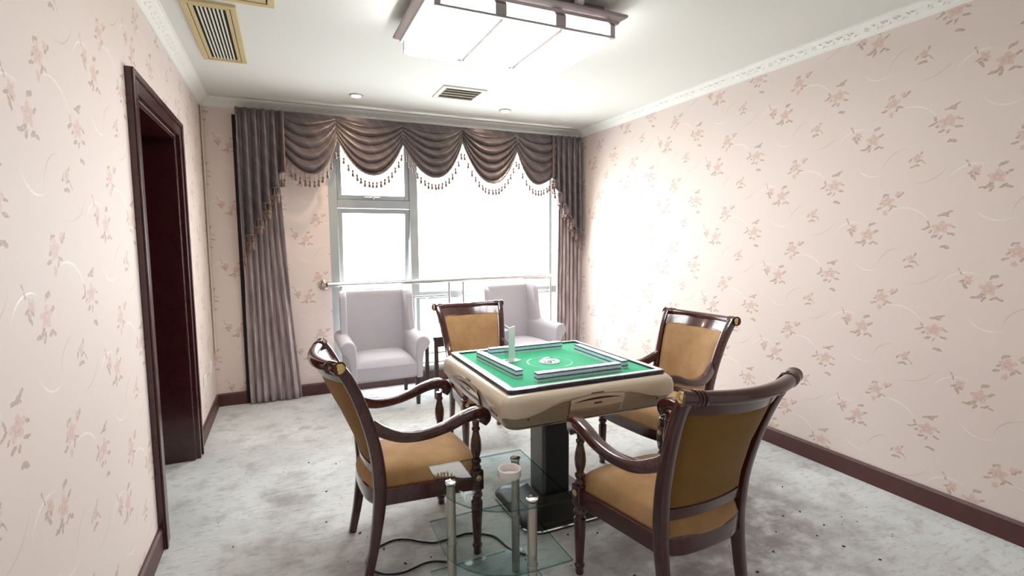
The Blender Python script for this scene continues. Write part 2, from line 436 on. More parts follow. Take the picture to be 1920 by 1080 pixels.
def sempty(name, label=None, loc=(0, 0, 0)):
    o = bpy.data.objects.new(name, None); COL.objects.link(o); o.location = loc; o.empty_display_size = .1
    return struct(o, label)
def copy_tree(o, parent=None):
    c = o.copy(); COL.objects.link(c)
    if parent: c.parent = parent
    for ch in list(KIDS(o)): copy_tree(ch, c)
    return c
def KIDS(o): return [c for c in bpy.data.objects if c.parent == o]

# ------------------------------------------------------------------ room shell
T = .22
struct(MB().span((XL-2.2, YF-T, -.06), (XR+T, YB+T, 0)).build('floor', 'carpet', smooth=False), 'worn pale grey carpet covering the whole floor')
struct(MB().span((XL-T, YF-T, H), (XR+T, YB+T, H+.12)).build('ceiling', 'ceiling_paint', smooth=False), 'flat white painted ceiling')
struct(MB().span((XR, YF-T, 0), (XR+T, YB+T, H)).build('wall_right', 'wallpaper_right', smooth=False), 'right wall in pinkish wallpaper with rose sprigs')
struct(MB().span((XL-T, YF-T, 0), (XR, YF, H)).build('wall_front', 'plaster', smooth=False), 'wall behind the viewer')
DY0, DY1, DZ = 2.955, 4.015, 2.195            # door opening
wl = MB().span((XL-T, YF, 0), (XL, DY0, H)).span((XL-T, DY1, 0), (XL, YB, H)).span((XL-T, DY0, DZ), (XL, DY1, H))
struct(wl.build('wall_left', 'wallpaper_left', smooth=False), 'left wall in pinkish wallpaper with rose sprigs')
WX0, WX1, WZ0, WZ1 = .415, 3.12, .10, 2.62    # window opening
wb = MB().span((XL-T, YB, 0), (WX0, YB+T, H)).span((WX1, YB, 0), (XR, YB+T, H)).span((WX0, YB, 0), (WX1, YB+T, WZ0)).span((WX0, YB, WZ1), (WX1, YB+T, H))
struct(wb.build('wall_back', 'wallpaper_back', smooth=False), 'window wall in peach wallpaper with rose sprigs')

# passage behind the door
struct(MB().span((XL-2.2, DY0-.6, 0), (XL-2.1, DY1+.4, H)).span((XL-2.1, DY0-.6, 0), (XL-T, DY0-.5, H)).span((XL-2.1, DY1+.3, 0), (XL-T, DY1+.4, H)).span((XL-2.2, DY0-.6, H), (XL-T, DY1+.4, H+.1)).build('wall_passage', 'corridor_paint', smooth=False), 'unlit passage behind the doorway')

# cornice
def cornice(name, a, b, inward, label):
    a, b, w = Vector(a), Vector(b), Vector(inward)
    prof = [(0, HC), (.010, HC), (.012, HC+.006), (.018, HC+.010), (.030, HC+.026), (.050, HC+.046), (.066, HC+.056), (.070, HC+.062), (.080, HC+.064), (.080, H), (0, H)]
    mb = MB(); mb.prism(prof, lambda p, d: (a if d == 0 else b)+w*p[0]+Vector((0, 0, p[1])), 0, 1)
    o = struct(mb.build(name, 'plaster', smooth=False), label)
    # raised leaf sprays along it, one shared mesh
    L = (b-a).length; t = (b-a).normalized(); nrm = (w*.62+Vector((0, 0, -.78))).normalized(); upv = (Vector((0, 0, 1))*.62+w*.78).normalized()
    mb = MB()
    def leaf(u, v, ang, r1, r2, hgt=.009):
        ca, sa = math.cos(ang), math.sin(ang); vs = []; n = 8
        for k in range(n):
            c_, s_ = math.cos(2*PI*k/n), math.sin(2*PI*k/n)
            uu = u+ca*r1*c_-sa*r2*s_; vv = v+sa*r1*c_+ca*r2*s_
            vs.append((uu, vv, -.001))
        vs.append((u, v, hgt)); mb.add(vs, [(k, (k+1) % n, n) for k in range(n)])
    for k in range(7):
        u = -.10+k*.033; sgn = 1 if k % 2 else -1
        leaf(u, .010*sgn, .7*sgn, .019, .007); leaf(u+.012, -.013*sgn, -.5*sgn, .013, .005)
    for k in range(5):
        leaf(.155+.010*math.cos(2*PI*k/5), .010*math.sin(2*PI*k/5), 2*PI*k/5, .009, .006, .006)
    me = mb.mesh('ornament', 'plaster', True, False)
    M = Matrix((t, upv, nrm)).transposed().to_4x4()
    n = int(L/.31)
    for i in range(n):
        oo = bpy.data.objects.new('ornament', me); COL.objects.link(oo)
        c = a+t*(L*(i+.45)/n)+w*.037+Vector((0, 0, HC+.033))
        MM = M.copy(); MM.translation = c; oo.matrix_world = MM; oo.parent = o
    return o
cornice('trim_1', (XR, YF, 0), (XR, YB, 0), (-1, 0, 0), 'white plaster cornice along the right wall')
cornice('trim_2', (XL, YF, 0), (XL, YB, 0), (1, 0, 0), 'white plaster cornice along the left wall')
cornice('trim_3', (XL, YB, 0), (XR, YB, 0), (0, -1, 0), 'white plaster cornice above the curtains')

# baseboards
def board(name, a, b, inward, label, hgt=.115):
    a, b, w = Vector(a), Vector(b), Vector(inward)
    prof = [(0, 0), (.018, 0), (.018, hgt-.012), (.010, hgt), (0, hgt)]
    return struct(MB().prism(prof, lambda p, d: (a if d == 0 else b)+w*p[0]+Vector((0, 0, p[1])), 0, 1).build(name, 'baseboard_wood', smooth=False), label)
board('baseboard_right', (XR, YF, 0), (XR, YB, 0), (-1, 0, 0), 'dark red-brown baseboard along the right wall')
board('baseboard_left', (XL, YF, 0), (XL, 2.857, 0), (1, 0, 0), 'dark red-brown baseboard on the near side of the doorway')
board('baseboard_corner', (XL, 4.113, 0), (XL, YB, 0), (1, 0, 0), 'short dark baseboard between doorway and corner')
board('baseboard_back', (XL+.018, YB, 0), (XR-.018, YB, 0), (0, -1, 0), 'dark baseboard under the window')

# door: casing, lining, leaf swung into the passage
dr = sempty('door_1', 'dark mahogany doorway with its leaf swung away', (XL, (DY0+DY1)/2, 0))
def dpart(mb, name, bevel=.004): 
    o = mb.build(name, 'mahogany_trim', None, bevel=bevel); o.parent = dr; o.matrix_parent_inverse = Matrix.Translation(dr.location).inverted(); return o
cw = .098
dpart(MB().span((XL, DY0-cw, 0), (XL+.028, DY0, DZ+cw)), 'casing')
dpart(MB().span((XL, DY1, 0), (XL+.028, DY1+cw, DZ+cw)), 'casing')
dpart(MB().span((XL, DY0, DZ), (XL+.028, DY1, DZ+cw)), 'casing')
dpart(MB().span((XL+.028, DY0-cw, 0), (XL+.036, DY0-cw+.03, DZ+cw)), 'casing_bead', .003)
dpart(MB().span((XL+.028, DY1+cw-.03, 0), (XL+.036, DY1+cw, DZ+cw)), 'casing_bead', .003)
dpart(MB().span((XL+.028, DY0-cw+.03, DZ+cw-.03), (XL+.036, DY1+cw-.03, DZ+cw)), 'casing_bead', .003)
dpart(MB().span((XL-T, DY0, 0), (XL, DY0+.025, DZ)), 'lining')
dpart(MB().span((XL-T, DY1-.025, 0), (XL, DY1, DZ)), 'lining')
dpart(MB().span((XL-T, DY0+.025, DZ-.025), (XL, DY1-.025, DZ)), 'lining')
dpart(MB().span((XL-T-1.0, DY1-.03, .01), (XL-T, DY1+.012, DZ-.03)), 'door_leaf')

# ------------------------------------------------------------------ window
win = sempty('window_1', 'wide grey aluminium window full of white daylight', ((WX0+WX1)/2, YB+.05, 0))
def wpart(mb, name, mat='window_aluminium', parent=None, bevel=.004, smooth=True):
    o = mb.build(name, mat, None, bevel=bevel, smooth=smooth); p = parent or win
    o.parent = p
    if p is win: o.matrix_parent_inverse = Matrix.Translation(win.location).inverted()
    return o
wy0, wy1 = YB+.015, YB+.085
for a, b in (((WX0, wy0, WZ0), (.497, wy1, WZ1)), ((1.208, wy0, WZ0), (1.292, wy1, WZ1)), ((2.842, wy0, WZ0), (2.876, wy1, WZ1)), ((3.06, wy0, WZ0), (WX1, wy1, WZ1))):
    wpart(MB().span(a, b), 'mullion')
for a, b in (((.497, wy0+.004, 1.832), (1.208, wy1, 1.912)), ((.497, wy0+.004, .885), (1.208, wy1, .965)), ((1.292, wy0+.004, .885), (2.842, wy1, .965)), ((2.876, wy0+.004, .885), (3.06, wy1, .965)),
             ((.497, wy0+.004, WZ0), (1.208, wy1, .165)), ((1.292, wy0+.004, WZ0), (2.842, wy1, .165)), ((.497, wy0+.004, 2.56), (1.208, wy1, WZ1)), ((1.292, wy0+.004, 2.56), (2.842, wy1, WZ1)), ((2.876, wy0+.004, 2.56), (3.06, wy1, WZ1))):
    wpart(MB().span(a, b), 'transom')
gy = YB+.055
for a, b in (((1.292, 2.842), (.965, 2.56)), ((2.876, 3.06), (.965, 2.56)), ((.497, 1.208), (.165, .885)), ((1.292, 2.842), (.165, .885)), ((2.876, 3.06), (.165, .885))):
    wpart(MB().span((a[0], gy, b[0]), (a[1], gy+.006, b[1])), 'pane', 'window_glass', bevel=0, smooth=False)
def sash(name, x0, x1, z0, z1, tilt):
    piv = Vector((0, YB+.075, z1)); R = Matrix.Rotation(tilt, 3, 'X')
    def tr(mb):
        mb.v = [tuple(piv+R@(Vector(p)-piv)) for p in mb.v]; return mb
    w = .045; fy0, fy1 = YB+.03, YB+.075
    mb = MB().span((x0, fy0, z0), (x0+w, fy1, z1)).span((x1-w, fy0, z0), (x1, fy1, z1)).span((x0+w, fy0, z1-w), (x1-w, fy1, z1)).span((x0+w, fy0, z0), (x1-w, fy1, z0+w))
    s = wpart(tr(mb), name)
    wpart(tr(MB().span((x0+w, gy, z0+w), (x1-w, gy+.006, z1-w))), 'pane', 'window_glass', s, 0, False)
    h = MB().span(((x0+x1)/2-.10, fy0-.012, z0+.018), ((x0+x1)/2+.06, fy0, z0+.032)).span(((x0+x1)/2-.02, fy0-.03, z0+.005), ((x0+x1)/2+.005, fy0-.01, z0+.045))
    wpart(tr(h), 'handle', 'steel', s)
    return s
sash('upper_sash', .499, 1.206, 1.914, 2.558, 0)
sash('awning_sash', .499, 1.206, .967, 1.830, math.radians(7.5))
wpart(MB().tube([(.80, YB+.03, .99), (.84, YB+.10, 1.10)], .006), 'stay_arm', 'steel', bevel=0)

# ------------------------------------------------------------------ stainless railing in front of the window
ry = 5.205
ral = thing('window_railing', 'polished stainless steel guard rail across the window', 'railing', (1.6, ry, 0))
def rpart(mb, name, mat='steel'):
    o = mb.build(name, mat, None); o.parent = ral; o.matrix_parent_inverse = Matrix.Translation(ral.location).inverted(); return o
rz = 1.083
rpart(MB().tube([(.37, ry, rz), (2.845, ry, rz)], .026, 16), 'handrail')
rpart(MB().tube([(.37, ry, rz), (.355, ry+.01, rz), (.345, ry+.022, rz), (.343, YB-.01, rz)], .024, 12), 'elbow')
rpart(MB().lathe([(.0, -.004), (.050, -.002), (.052, .006), (.040, .014), (.028, .022), (.0, .023)], (.343, YB, rz), 20, M=Matrix.Rotation(PI/2, 3, 'X')), 'wall_flange', 'brushed_steel')
for xx in (.50, 1.592, 1.752, 2.82):
    rpart(MB().tube([(xx, ry, .0), (xx, ry, rz)], .016, 12), 'post')
for x0, x1 in ((.50, 1.592), (1.752, 2.82)):
    for zz in (.925, .315, .215):
        rpart(MB().tube([(x0, ry, zz), (x1, ry, zz)], .011, 10), 'rail')
    n = 8
    for i in range(1, n+1):
        xx = x0+(x1-x0)*i/(n+1)
        rpart(MB().tube([(xx, ry, .315), (xx, ry, .925)], .0065, 8), 'baluster')

# ------------------------------------------------------------------ drapes
def drape(name, label, xt0, xt1, xb0, xb1, ztop, folds, ph, zbend=None):
    t = thing(name, label, 'curtain', ((xb0+xb1)/2, 5.19, 0))
    def fn(u, v):
        z = ztop-(ztop-.012)*v
        k = v**1.3
        a, b = xt0+(xb0-xt0)*k, xt1+(xb1-xt1)*k
        w = .030+.012*math.sin(3*v+ph)
        uu = u+.018*math.sin(5*v+7*u+ph)
        s = math.sin(2*PI*folds*uu+ph+.5*math.sin(4*v))
        s = math.copysign(abs(s)**.75, s)
        return (a+(b-a)*u+.008*math.cos(2*PI*folds*uu*2), 5.195-w*s-.004*math.sin(11*u+5*v), z)
    o = MB().grid(fn, 96, 30).build('panel', 'drape_velvet', None, solid=.004)
    o.parent = t; o.matrix_parent_inverse = Matrix.Translation(t.location).inverted()
    return t
cl = drape('curtain', 'long mauve-grey curtain left of the window, beside the corner', -.335, -.03, -.345, .095, 2.62, 7, .6)
o = MB().span((-.372, 5.225, .012), (-.338, 5.245, 2.63)).build('lining', 'lining', None, bevel=.004); o.parent = cl; o.matrix_parent_inverse = Matrix.Translation(cl.location).inverted()
drape('curtain', 'long mauve-grey curtain right of the window, against the right wall', 2.90, 3.19, 2.885, 3.195, 2.62, 6, 1.9)

# ------------------------------------------------------------------ swagged valance
val = thing('swag_valance', 'mauve satin swag valance with tasselled fringe above the window', 'valance', (1.4, 5.10, 2.665))
VINV = Matrix.Translation(val.location).inverted()
ZT = 2.670
tm = MB()
tm.lathe([(.0018, .045), (.0018, .0)], (0, 0, 0), 5)
tm.lathe([(.0035, .002), (.0085, -.004), (.0085, -.010), (.0045, -.014), (.0075, -.020), (.0095, -.040), (.004, -.042)], (0, 0, 0), 7)
TASSEL = tm.mesh('tassel', 'tassel_thread', True)
def tassel(parent, p, s=1.45):
    o = bpy.data.objects.new('tassel', TASSEL); COL.objects.link(o)
    o.parent = parent; o.location = p; o.scale = (s, s, s*random.uniform(.92, 1.08)); o.rotation_euler = (random.uniform(-.12, .12), random.uniform(-.12, .12), random.uniform(0, 6))
def vpart(o, parent=None):
    o.parent = parent or val
    if parent is None: o.matrix_parent_inverse = VINV
    return o
def ss(x, a, b):
    t = max(0, min(1, (x-a)/(b-a))); return t*t*(3-2*t)
peaks = [.035, .497, 1.117, 1.733, 2.356, 2.83]
drops = [.545, .53, .525, .555, .55]
ends = [(.40, .21), (.21, .22), (.22, .16), (.16, .21), (.21, .44)]
for i in range(5):
    x0, x1 = peaks[i], peaks[i+1]; D = drops[i]; gl, gr = ends[i]; ph = random.uniform(0, 1)
    nf = 6.6 if i in (1, 2, 3) else 5.4
    def pt(u, v, x0=x0, x1=x1, D=D, gl=gl, gr=gr, nf=nf, ph=ph):
        ge = gl+(gr-gl)*u; sag = (1-abs(2*u-1)**2.1)
        vv = v**1.08
        z = ZT-(ge*vv*(1-sag)+D*vv*sag)
        w = nf*v-.25*sag+.10*math.sin(6*u+9*ph)
        fold = 1-abs(2*(w-math.floor(w))-1)**1.7
        amp = .064*ss(v, .08, .28)*(.30+.70*sag)*(.8+.35*math.sin(5*v+6*ph))
        z += -.014*fold*ss(v, .1, .3)*sag
        return (x0+(x1-x0)*u, 5.125-.030*sag*v-amp*fold-.012*sag-.012*(1-sag)*ss(v, 0, .2), z)
    sw = vpart(MB().grid(pt, 44, 130).build('swag', 'curtain_satin', None, solid=.003))
    edge = [pt(u/40, 1) for u in range(41)]
    vpart(MB().tube([(p[0], p[1]-.002, p[2]) for p in edge], .005, 6, side=(0, 1, 0)).build('fringe_band', 'tassel_thread', None), sw)
    n = max(10, int((x1-x0)/.036))
    for k in range(n):
        u = (k+.5)/n; p = pt(u, 1); tassel(sw, (p[0], p[1]-.002, p[2]-.066))
def cascade(x_in, x_out, zin, zout, n=5):
    def bottom(u):
        k = u*n; fr = k-math.floor(k)
        return zin+(zout-zin)*(math.floor(k)+ss(fr, .35, 1.0))/n
    def pt(u, v):
        zb = bottom(min(u, .9999)); z = ZT-(ZT-zb)*v
        s = math.sin(2*PI*(n*u+.25)); s = math.copysign(abs(s)**.7, s)
        return (x_in+(x_out-x_in)*u+.012*v*math.cos(2*PI*n*u), 5.105-.034*s*(.45+.55*v), z)
    c = vpart(MB().grid(pt, 80, 24).build('cascade', 'curtain_satin', None, solid=.003))
    edge = [pt(u/80, 1) for u in range(81)]
    vpart(MB().tube([(p[0], p[1]-.003, p[2]) for p in edge], .008, 6, side=(0, 1, 0)).build('fringe_band', 'tassel_thread', None), c)
    for k in range(26):
        u = (k+.5)/26; p = pt(u, 1); tassel(c, (p[0], p[1]-.006, p[2]-.065), 1.7)
    vpart(MB().tube([(x_in+(.006 if x_out < x_in else -.006), 5.062, ZT-.02-(ZT-.02-zin)*k/12) for k in range(13)], .010, 6).build('braid', 'tassel_thread', None), c)
cascade(.035, -.335, 2.13, 1.42)
cascade(2.785, 3.15, 2.17, 1.50)
vpart(MB().span((-.325, 5.15, ZT-.03), (3.14, 5.24, ZT-.004)).build('header_board', 'lining', None, bevel=.002))

# ------------------------------------------------------------------ ceiling lamp
LX0, LX1, LY0, LY1 = .690, 1.700, 2.400, 3.085
lamp = thing('ceiling_lamp', 'large rectangular glowing ceiling lamp with three frosted panels', 'lamp', ((LX0+LX1)/2, (LY0+LY1)/2, H))
LI = Matrix.Translation(lamp.location).inverted()
def lpart(mb, name, mat, bevel=.003, parent=None, **k):
    o = mb.build(name, mat, None, bevel=bevel, **k); o.parent = parent or lamp; o.matrix_parent_inverse = LI; return o
lpart(MB().span((LX0+.05, LY0+.03, 2.715), (LX1-.05, LY1-.05, H)), 'canopy', 'lamp_metal')
# flared tray: loft of rectangles
tr = MB(); rings = []
prof = [(.0, 2.66), (.012, 2.664), (.018, 2.678), (.045, 2.690), (.050, 2.700), (.045, 2.708), (.0, 2.714)]
for d, z in prof:
    rings.append([(LX0-d, LY0-d, z), (LX1+d, LY0-d, z), (LX1+d, LY1+d, z), (LX0-d, LY1+d, z)])
tr.add([p for r in rings for p in r], [(i*4+k, i*4+(k+1) % 4, (i+1)*4+(k+1) % 4, (i+1)*4+k) for i in range(len(prof)-1) for k in range(4)]+[(3, 2, 1, 0), tuple(len(prof)*4-4+k for k in range(4))])
lpart(tr, 'tray', 'lamp_metal', 0, smooth=False)
zb, zt = 2.605, 2.662
# metal corner and middle blocks, with lit windows between
pw = (LX1-LX0)/3
for y0, y1 in ((LY0, LY0+.02), (LY1-.02, LY1)):
    for xa, xb in ((LX0, LX0+.03), (LX0+pw-.03, LX0+pw+.03), (LX0+2*pw-.03, LX0+2*pw+.03), (LX1-.03, LX1)):
        lpart(MB().span((xa, y0, zb), (xb, y1, zt)), 'frame_block', 'lamp_metal')
    for k in range(3):
        lpart(MB().span((LX0+k*pw+.032, y0+.004, zb+.010), (LX0+(k+1)*pw-.032, y1-.004, zt-.006)), 'side_panel', 'lamp_side_glow', .002)
    lpart(MB().span((LX0, y0, zb-.012), (LX1, y1, zb)), 'edge_bar', 'lamp_metal', .001)
for x0, x1 in ((LX0, LX0+.02), (LX1-.02, LX1)):
    lpart(MB().span((x0+.004, LY0+.022, zb+.010), (x1-.004, LY1-.022, zt-.006)), 'side_panel', 'lamp_side_glow', .002)
for k in range(3):
    xa, xb = LX0+k*pw+(.002 if k == 0 else .022), LX0+(k+1)*pw-(.002 if k == 2 else .022); ya, yb = LY0+.022, LY1-.004; c = .028
    out = [(xa+c, ya), (xb-c, ya), (xb, ya+c), (xb, yb-c), (xb-c, yb), (xa+c, yb), (xa, yb-c), (xa, ya+c)]
    lpart(MB().prism(out, lambda p, d: (p[0], p[1], d), zb-.018, zb-.0125), 'frosted_panel', 'lamp_glow', .003)
for k in (1, 2):
    x = LX0+k*pw
    lpart(MB().span((x-.020, LY0+.022, zb-.004), (x+.020, LY1-.022, zb+.004)), 'divider', 'vent_white', .001)
    lpart(MB().span((x+.016, LY0+.03, zb-.022), (x+.020, LY1-.03, zb-.0045)), 'divider_line', 'lamp_metal', .0005)
for x, y in ((1.235, LY0+.005), (1.46, LY0+.004)):
    lpart(MB().lathe([(.0, .030), (.026, .030), (.028, .016), (.020, .006), (.008, .0), (.0, .0)], (x, y-.02, 2.713), 16), 'knob', 'ceramic', 0)

# downlights
for k, (x, y, lab) in enumerate(((.631, 4.684, 'small round recessed spotlight left of the ceiling vent'), (2.022, 4.658, 'small round recessed spotlight right of the ceiling vent'))):
    d = thing('recessed_spotlight', lab, 'light', (x, y, H), 0, 'recessed spotlights near the window')
    MB().lathe([(.040, -.002), (.042, -.011), (.056, -.008), (.060, -.003), (.060, .0), (.040, .0)], (0, 0, 0), 28).build('ring', 'vent_grey', d)
    MB().lathe([(.0, -.007), (.018, -.0065), (.032, -.004), (.038, -.001), (.0, -.001)], (0, 0, 0), 24).build('bulb', 'downlight_glow', d)

# ceiling vents
def bar_frame(mb, x0, x1, y0, y1, w, z0, z1, m=0):
    mb.span((x0, y0, z0), (x1, y0+w, z1), m).span((x0, y1-w, z0), (x1, y1, z1), m).span((x0, y0+w, z0), (x0+w, y1-w, z1), m).span((x1-w, y0+w, z0), (x1, y1-w, z1), m); return mb
x0, x1, y0, y1 = 1.245, 1.625, 4.11, 4.47
v = thing('ceiling_vent', 'square white air vent with broad slats in the ceiling', 'vent', ((x0+x1)/2, (y0+y1)/2, H))
VI = Matrix.Translation(v.location).inverted()
def vp(mb, name, mat, par, inv, bevel=.002):
    o = mb.build(name, mat, None, bevel=bevel); o.parent = par; o.matrix_parent_inverse = inv; return o
vp(bar_frame(MB(), x0, x1, y0, y1, .035, H-.012, H), 'frame', 'vent_white', v, VI)
vp(MB().span((x0+.035, y0+.035, H-.003), (x1-.035, y1-.035, H-.001)), 'backing', 'vent_grey', v, VI, 0)
for k in range(4):
    yc = y0+.075+k*.072
    vp(MB().box(((x0+x1)/2, yc, H-.010), (x1-x0-.072, .030, .003), (.5, 0, 0)), 'slat', 'vent_white' if k in (1, 2) else 'vent_grey', v, VI, 0)
x0, x1, y0, y1 = -.440, -.178, 3.20, 4.15
v = thing('return_grille', 'long beige air grille with dark slots near the left wall', 'vent', ((x0+x1)/2, (y0+y1)/2, H))
VI = Matrix.Translation(v.location).inverted()
vp(bar_frame(MB(), x0, x1, y0, y1, .030, H-.014, H), 'frame', 'vent_beige', v, VI)
vp(bar_frame(MB(), x0+.034, x1-.034, y0+.036, y1-.036, .020, H-.012, H), 'inner_frame', 'vent_beige', v, VI)
vp(MB().span((x0+.030, y0+.030, H-.003), (x1-.030, y1-.030, H-.001)), 'backing', 'vent_shadow', v, VI, 0)
ix0, ix1 = x0+.054, x1-.054
for k in range(7):
    xc = ix0+(ix1-ix0)*(k+1)/8
    vp(MB().span((xc-.0042, y0+.056, H-.013), (xc+.0042, y1-.056, H-.002)), 'slat', 'vent_white', v, VI, .001)
x0, x1, y0, y1 = -.42, .012, 2.30, 3.13
v = thing('ceiling_hatch', 'beige framed ceiling panel cut off by the top of the picture', 'panel', ((x0+x1)/2, (y0+y1)/2, H))
VI = Matrix.Translation(v.location).inverted()
vp(bar_frame(MB(), x0, x1, y0, y1, .034, H-.014, H), 'frame', 'vent_beige', v, VI)
vp(MB().span((x0+.040, y0+.040, H-.010), (x1-.040, y1-.040, H-.001)), 'panel', 'vent_beige', v, VI)
vp(MB().span((x0+.034, y0+.034, H-.003), (x1-.034, y1-.034, H-.0005)), 'backing', 'vent_shadow', v, VI, 0)

# cable conduit and socket plates in the left corner
c = MB().tube([(XL+.014, YB-.016, .50), (XL+.014, YB-.016, HC)], .010, 10).build('wall_conduit', 'pipe_white', None)
tag(c, 'thin white cable conduit running up the left corner', 'conduit')
for nm, yy, zz, lab, w in (('wall_socket', 4.58, .415, 'white square wall socket just beyond the doorway', .11), ('wall_socket', 4.95, .44, 'narrow pale wall socket nearest the left corner', .07)):
    s = thing(nm, lab, 'socket', (XL, yy, zz), 0, 'wall sockets by the corner')
    MB().span((0, -w/2, -.043), (.010, w/2, .043)).build('plate', 'white_plastic', s, bevel=.003)
    MB().span((.009, -w/2+.014, -.030), (.012, w/2-.014, .030)).build('insert', 'vent_white', s, bevel=.001)

# ------------------------------------------------------------------ dining armchairs
def make_chair(label):
    t = thing('wooden_armchair', label, 'chair', group='armchairs around the mahjong table')
    def spine(z):       # y and half width of the back posts at a height
        pts = [(0, 0, .205), (.15, .032, .205), (.33, .058, .208), (.45, .060, .212), (.58, .046, .220), (.72, .012, .232), (.85, -.032, .246), (.93, -.068, .256), (.985, -.102, .264)]
        for (za, ya, wa), (zb_, yb_, wb_) in zip(pts, pts[1:]):
            if z <= zb_:
                f = (z-za)/(zb_-za); return ya+(yb_-ya)*f, wa+(wb_-wa)*f
        return pts[-1][1:]
    for s in (-1, 1):
        zs = [0, .15, .33, .45, .58, .72, .85, .93, .98]
        path = catmull([(s*spine(z)[1], spine(z)[0], z) for z in zs], 32)
        MB().sweep(path, [(.034, .036), (.036, .044), (.038, .056), (.040, .060), (.040, .056), (.040, .052), (.040, .050), (.042, .050), (.042, .050)], (1, 0, 0), 12, 5).build('rear_leg', 'mahogany', t)
    BOW = .055
    def back(u, z, off=0.0, inset=.018):
        y, w = spine(z); return Vector((u*(w-inset), y-BOW*(1-u*u)*ss(z, .42, .9)-.02*(1-u*u)+off, z))
    # crest rail: roll with ringed ends
    cr = MB(); n = 28; path = []; secs = []
    for i in range(n+1):
        u = -1+2*i/n; path.append(Vector((u*.292, spine(.985)[0]-(BOW+.012)*(1-u*u), .985-.010*(1-u*u))))
        r = .050+(.010 if abs(u) > .93 else 0)
        secs.append((r, r))
    cr.sweep(path, secs, (0, 1, 0), 16, 2.2)
    for s in (-1, 1):
        for uu in (.86, .82, .78):
            p = Vector((s*uu*.292, spine(.985)[0]-(BOW+.012)*(1-uu*uu), .985-.010*(1-uu*uu)))
            cr.sweep([p+Vector((-.005, 0, 0)), p-Vector((-.005, 0, 0))], [(.058, .058), (.058, .058)], (0, 1, 0), 16, 2.0)
    crest = cr.build('crest_rail', 'mahogany', t)
    for s in (-1, 1):
        p = Vector((s*.294, spine(.985)[0], .985))
        mb = MB().lathe([(.0, .0), (.022, .0), (.022, .003), (.017, .005), (.013, .003), (.006, .006), (.0, .006)], (0, 0, 0), 14)
        mb.build('rosette', 'brass', crest, loc=p-Vector((s*.002, 0, 0)), rot=(0, s*PI/2, 0))
    # top and bottom rails of the back
    def brail(z0, z1, th, name):
        mb = MB()
        f = mb.grid
        def ring(u): 
            a = back(u, z0); b = back(u, z1)
            return [a+Vector((0, th/2, 0)), b+Vector((0, th/2, 0)), b-Vector((0, th/2, 0)), a-Vector((0, th/2, 0))]
        N = 20; vs = [p for i in range(N+1) for p in ring(-1+2*i/N)]
        fs = [(i*4+k, i*4+(k+1) % 4, (i+1)*4+(k+1) % 4, (i+1)*4+k) for i in range(N) for k in range(4)]+[(3, 2, 1, 0), (N*4, N*4+1, N*4+2, N*4+3)]
        return mb.add(vs, fs).build(name, 'mahogany', t, bevel=.004)
    brail(.905, .972, .030, 'top_rail'); brail(.458, .505, .028, 'cross_rail')
    # padded back
    mb = MB(); z0, z1 = .500, .912
    def front(u, v):
        U = -1+2*u; z = z0+(z1-z0)*v; e = (1-abs(U)**8)*(1-abs(2*v-1)**10)
        return back(U, z, .008+.020*e, .030)
    def rear(u, v):
        U = -1+2*u; z = z0+(z1-z0)*v; e = (1-abs(U)**8)*(1-abs(2*v-1)**10)
        return back(U, z, -.006-.010*e, .030)
    mb.grid(front, 24, 24).grid(rear, 24, 24, 1, True)
    pad = mb.build('back_pad', ['gold_fabric', 'fabric_rear_shaded'], t, fix=False)
    for fn in (front, rear):
        loop = [fn(i/16, 0) for i in range(16)]+[fn(1, i/16) for i in range(16)]+[fn(1-i/16, 1) for i in range(16)]+[fn(0, 1-i/16) for i in range(16)]
        MB().tube(loop, .0045, 6, side=(0, 1, 0), closed=True).build('piping', 'gold_fabric', pad)
    # seat
    def foot(a, b):     # a across, b from rear to front
        hw = .200+(.262-.200)*(b+1)/2; y = .045+(.535-.045)*(b+1)/2
        y += -.040*(1-a*a)*(1-b)/2+.022*(1-a*a)*(1+b)/2
        return a*hw, y
    mb = MB(); N = 28
    def top(u, v):
        a, b = -1+2*u, -1+2*v; x, y = foot(a, b)
        z = .405+.076*((1-abs(a)**7)*(1-abs(b)**7))**.45+.012*(1-a*a)*(1-b*b)
        return (x, y, z)
    mb.grid(top, N, N)
    bot = [foot(-1+2*i/N, -1) for i in range(N)]+[foot(1, -1+2*i/N) for i in range(N)]+[foot(1-2*i/N, 1) for i in range(N)]+[foot(-1, 1-2*i/N) for i in range(N)]
    mb.prism(bot, lambda p, d: (p[0], p[1], d), .392, .4055)
    mb.build('seat_cushion', 'gold_fabric', t)
    # rails
    FX, FY = .262, .505
    for s in (-1, 1):
        MB().sweep([(s*.206, .085, .360), (s*(FX-.004), FY-.02, .360)], [(.030, .078)]*2, (1, 0, 0), 12, 8).build('seat_rail', 'mahogany', t)
    MB().sweep(catmull([(-FX+.02, FY+.004, .36), (-.12, FY+.020, .36), (.12, FY+.020, .36), (FX-.02, FY+.004, .36)], 16), [(.030, .078)]*2, (0, 1, 0), 12, 8).build('seat_rail', 'mahogany', t)
    MB().sweep(catmull([(-.195, .055, .36), (-.10, .025, .36), (.10, .025, .36), (.195, .055, .36)], 16), [(.028, .078)]*2, (0, 1, 0), 12, 8).build('seat_rail', 'mahogany', t)
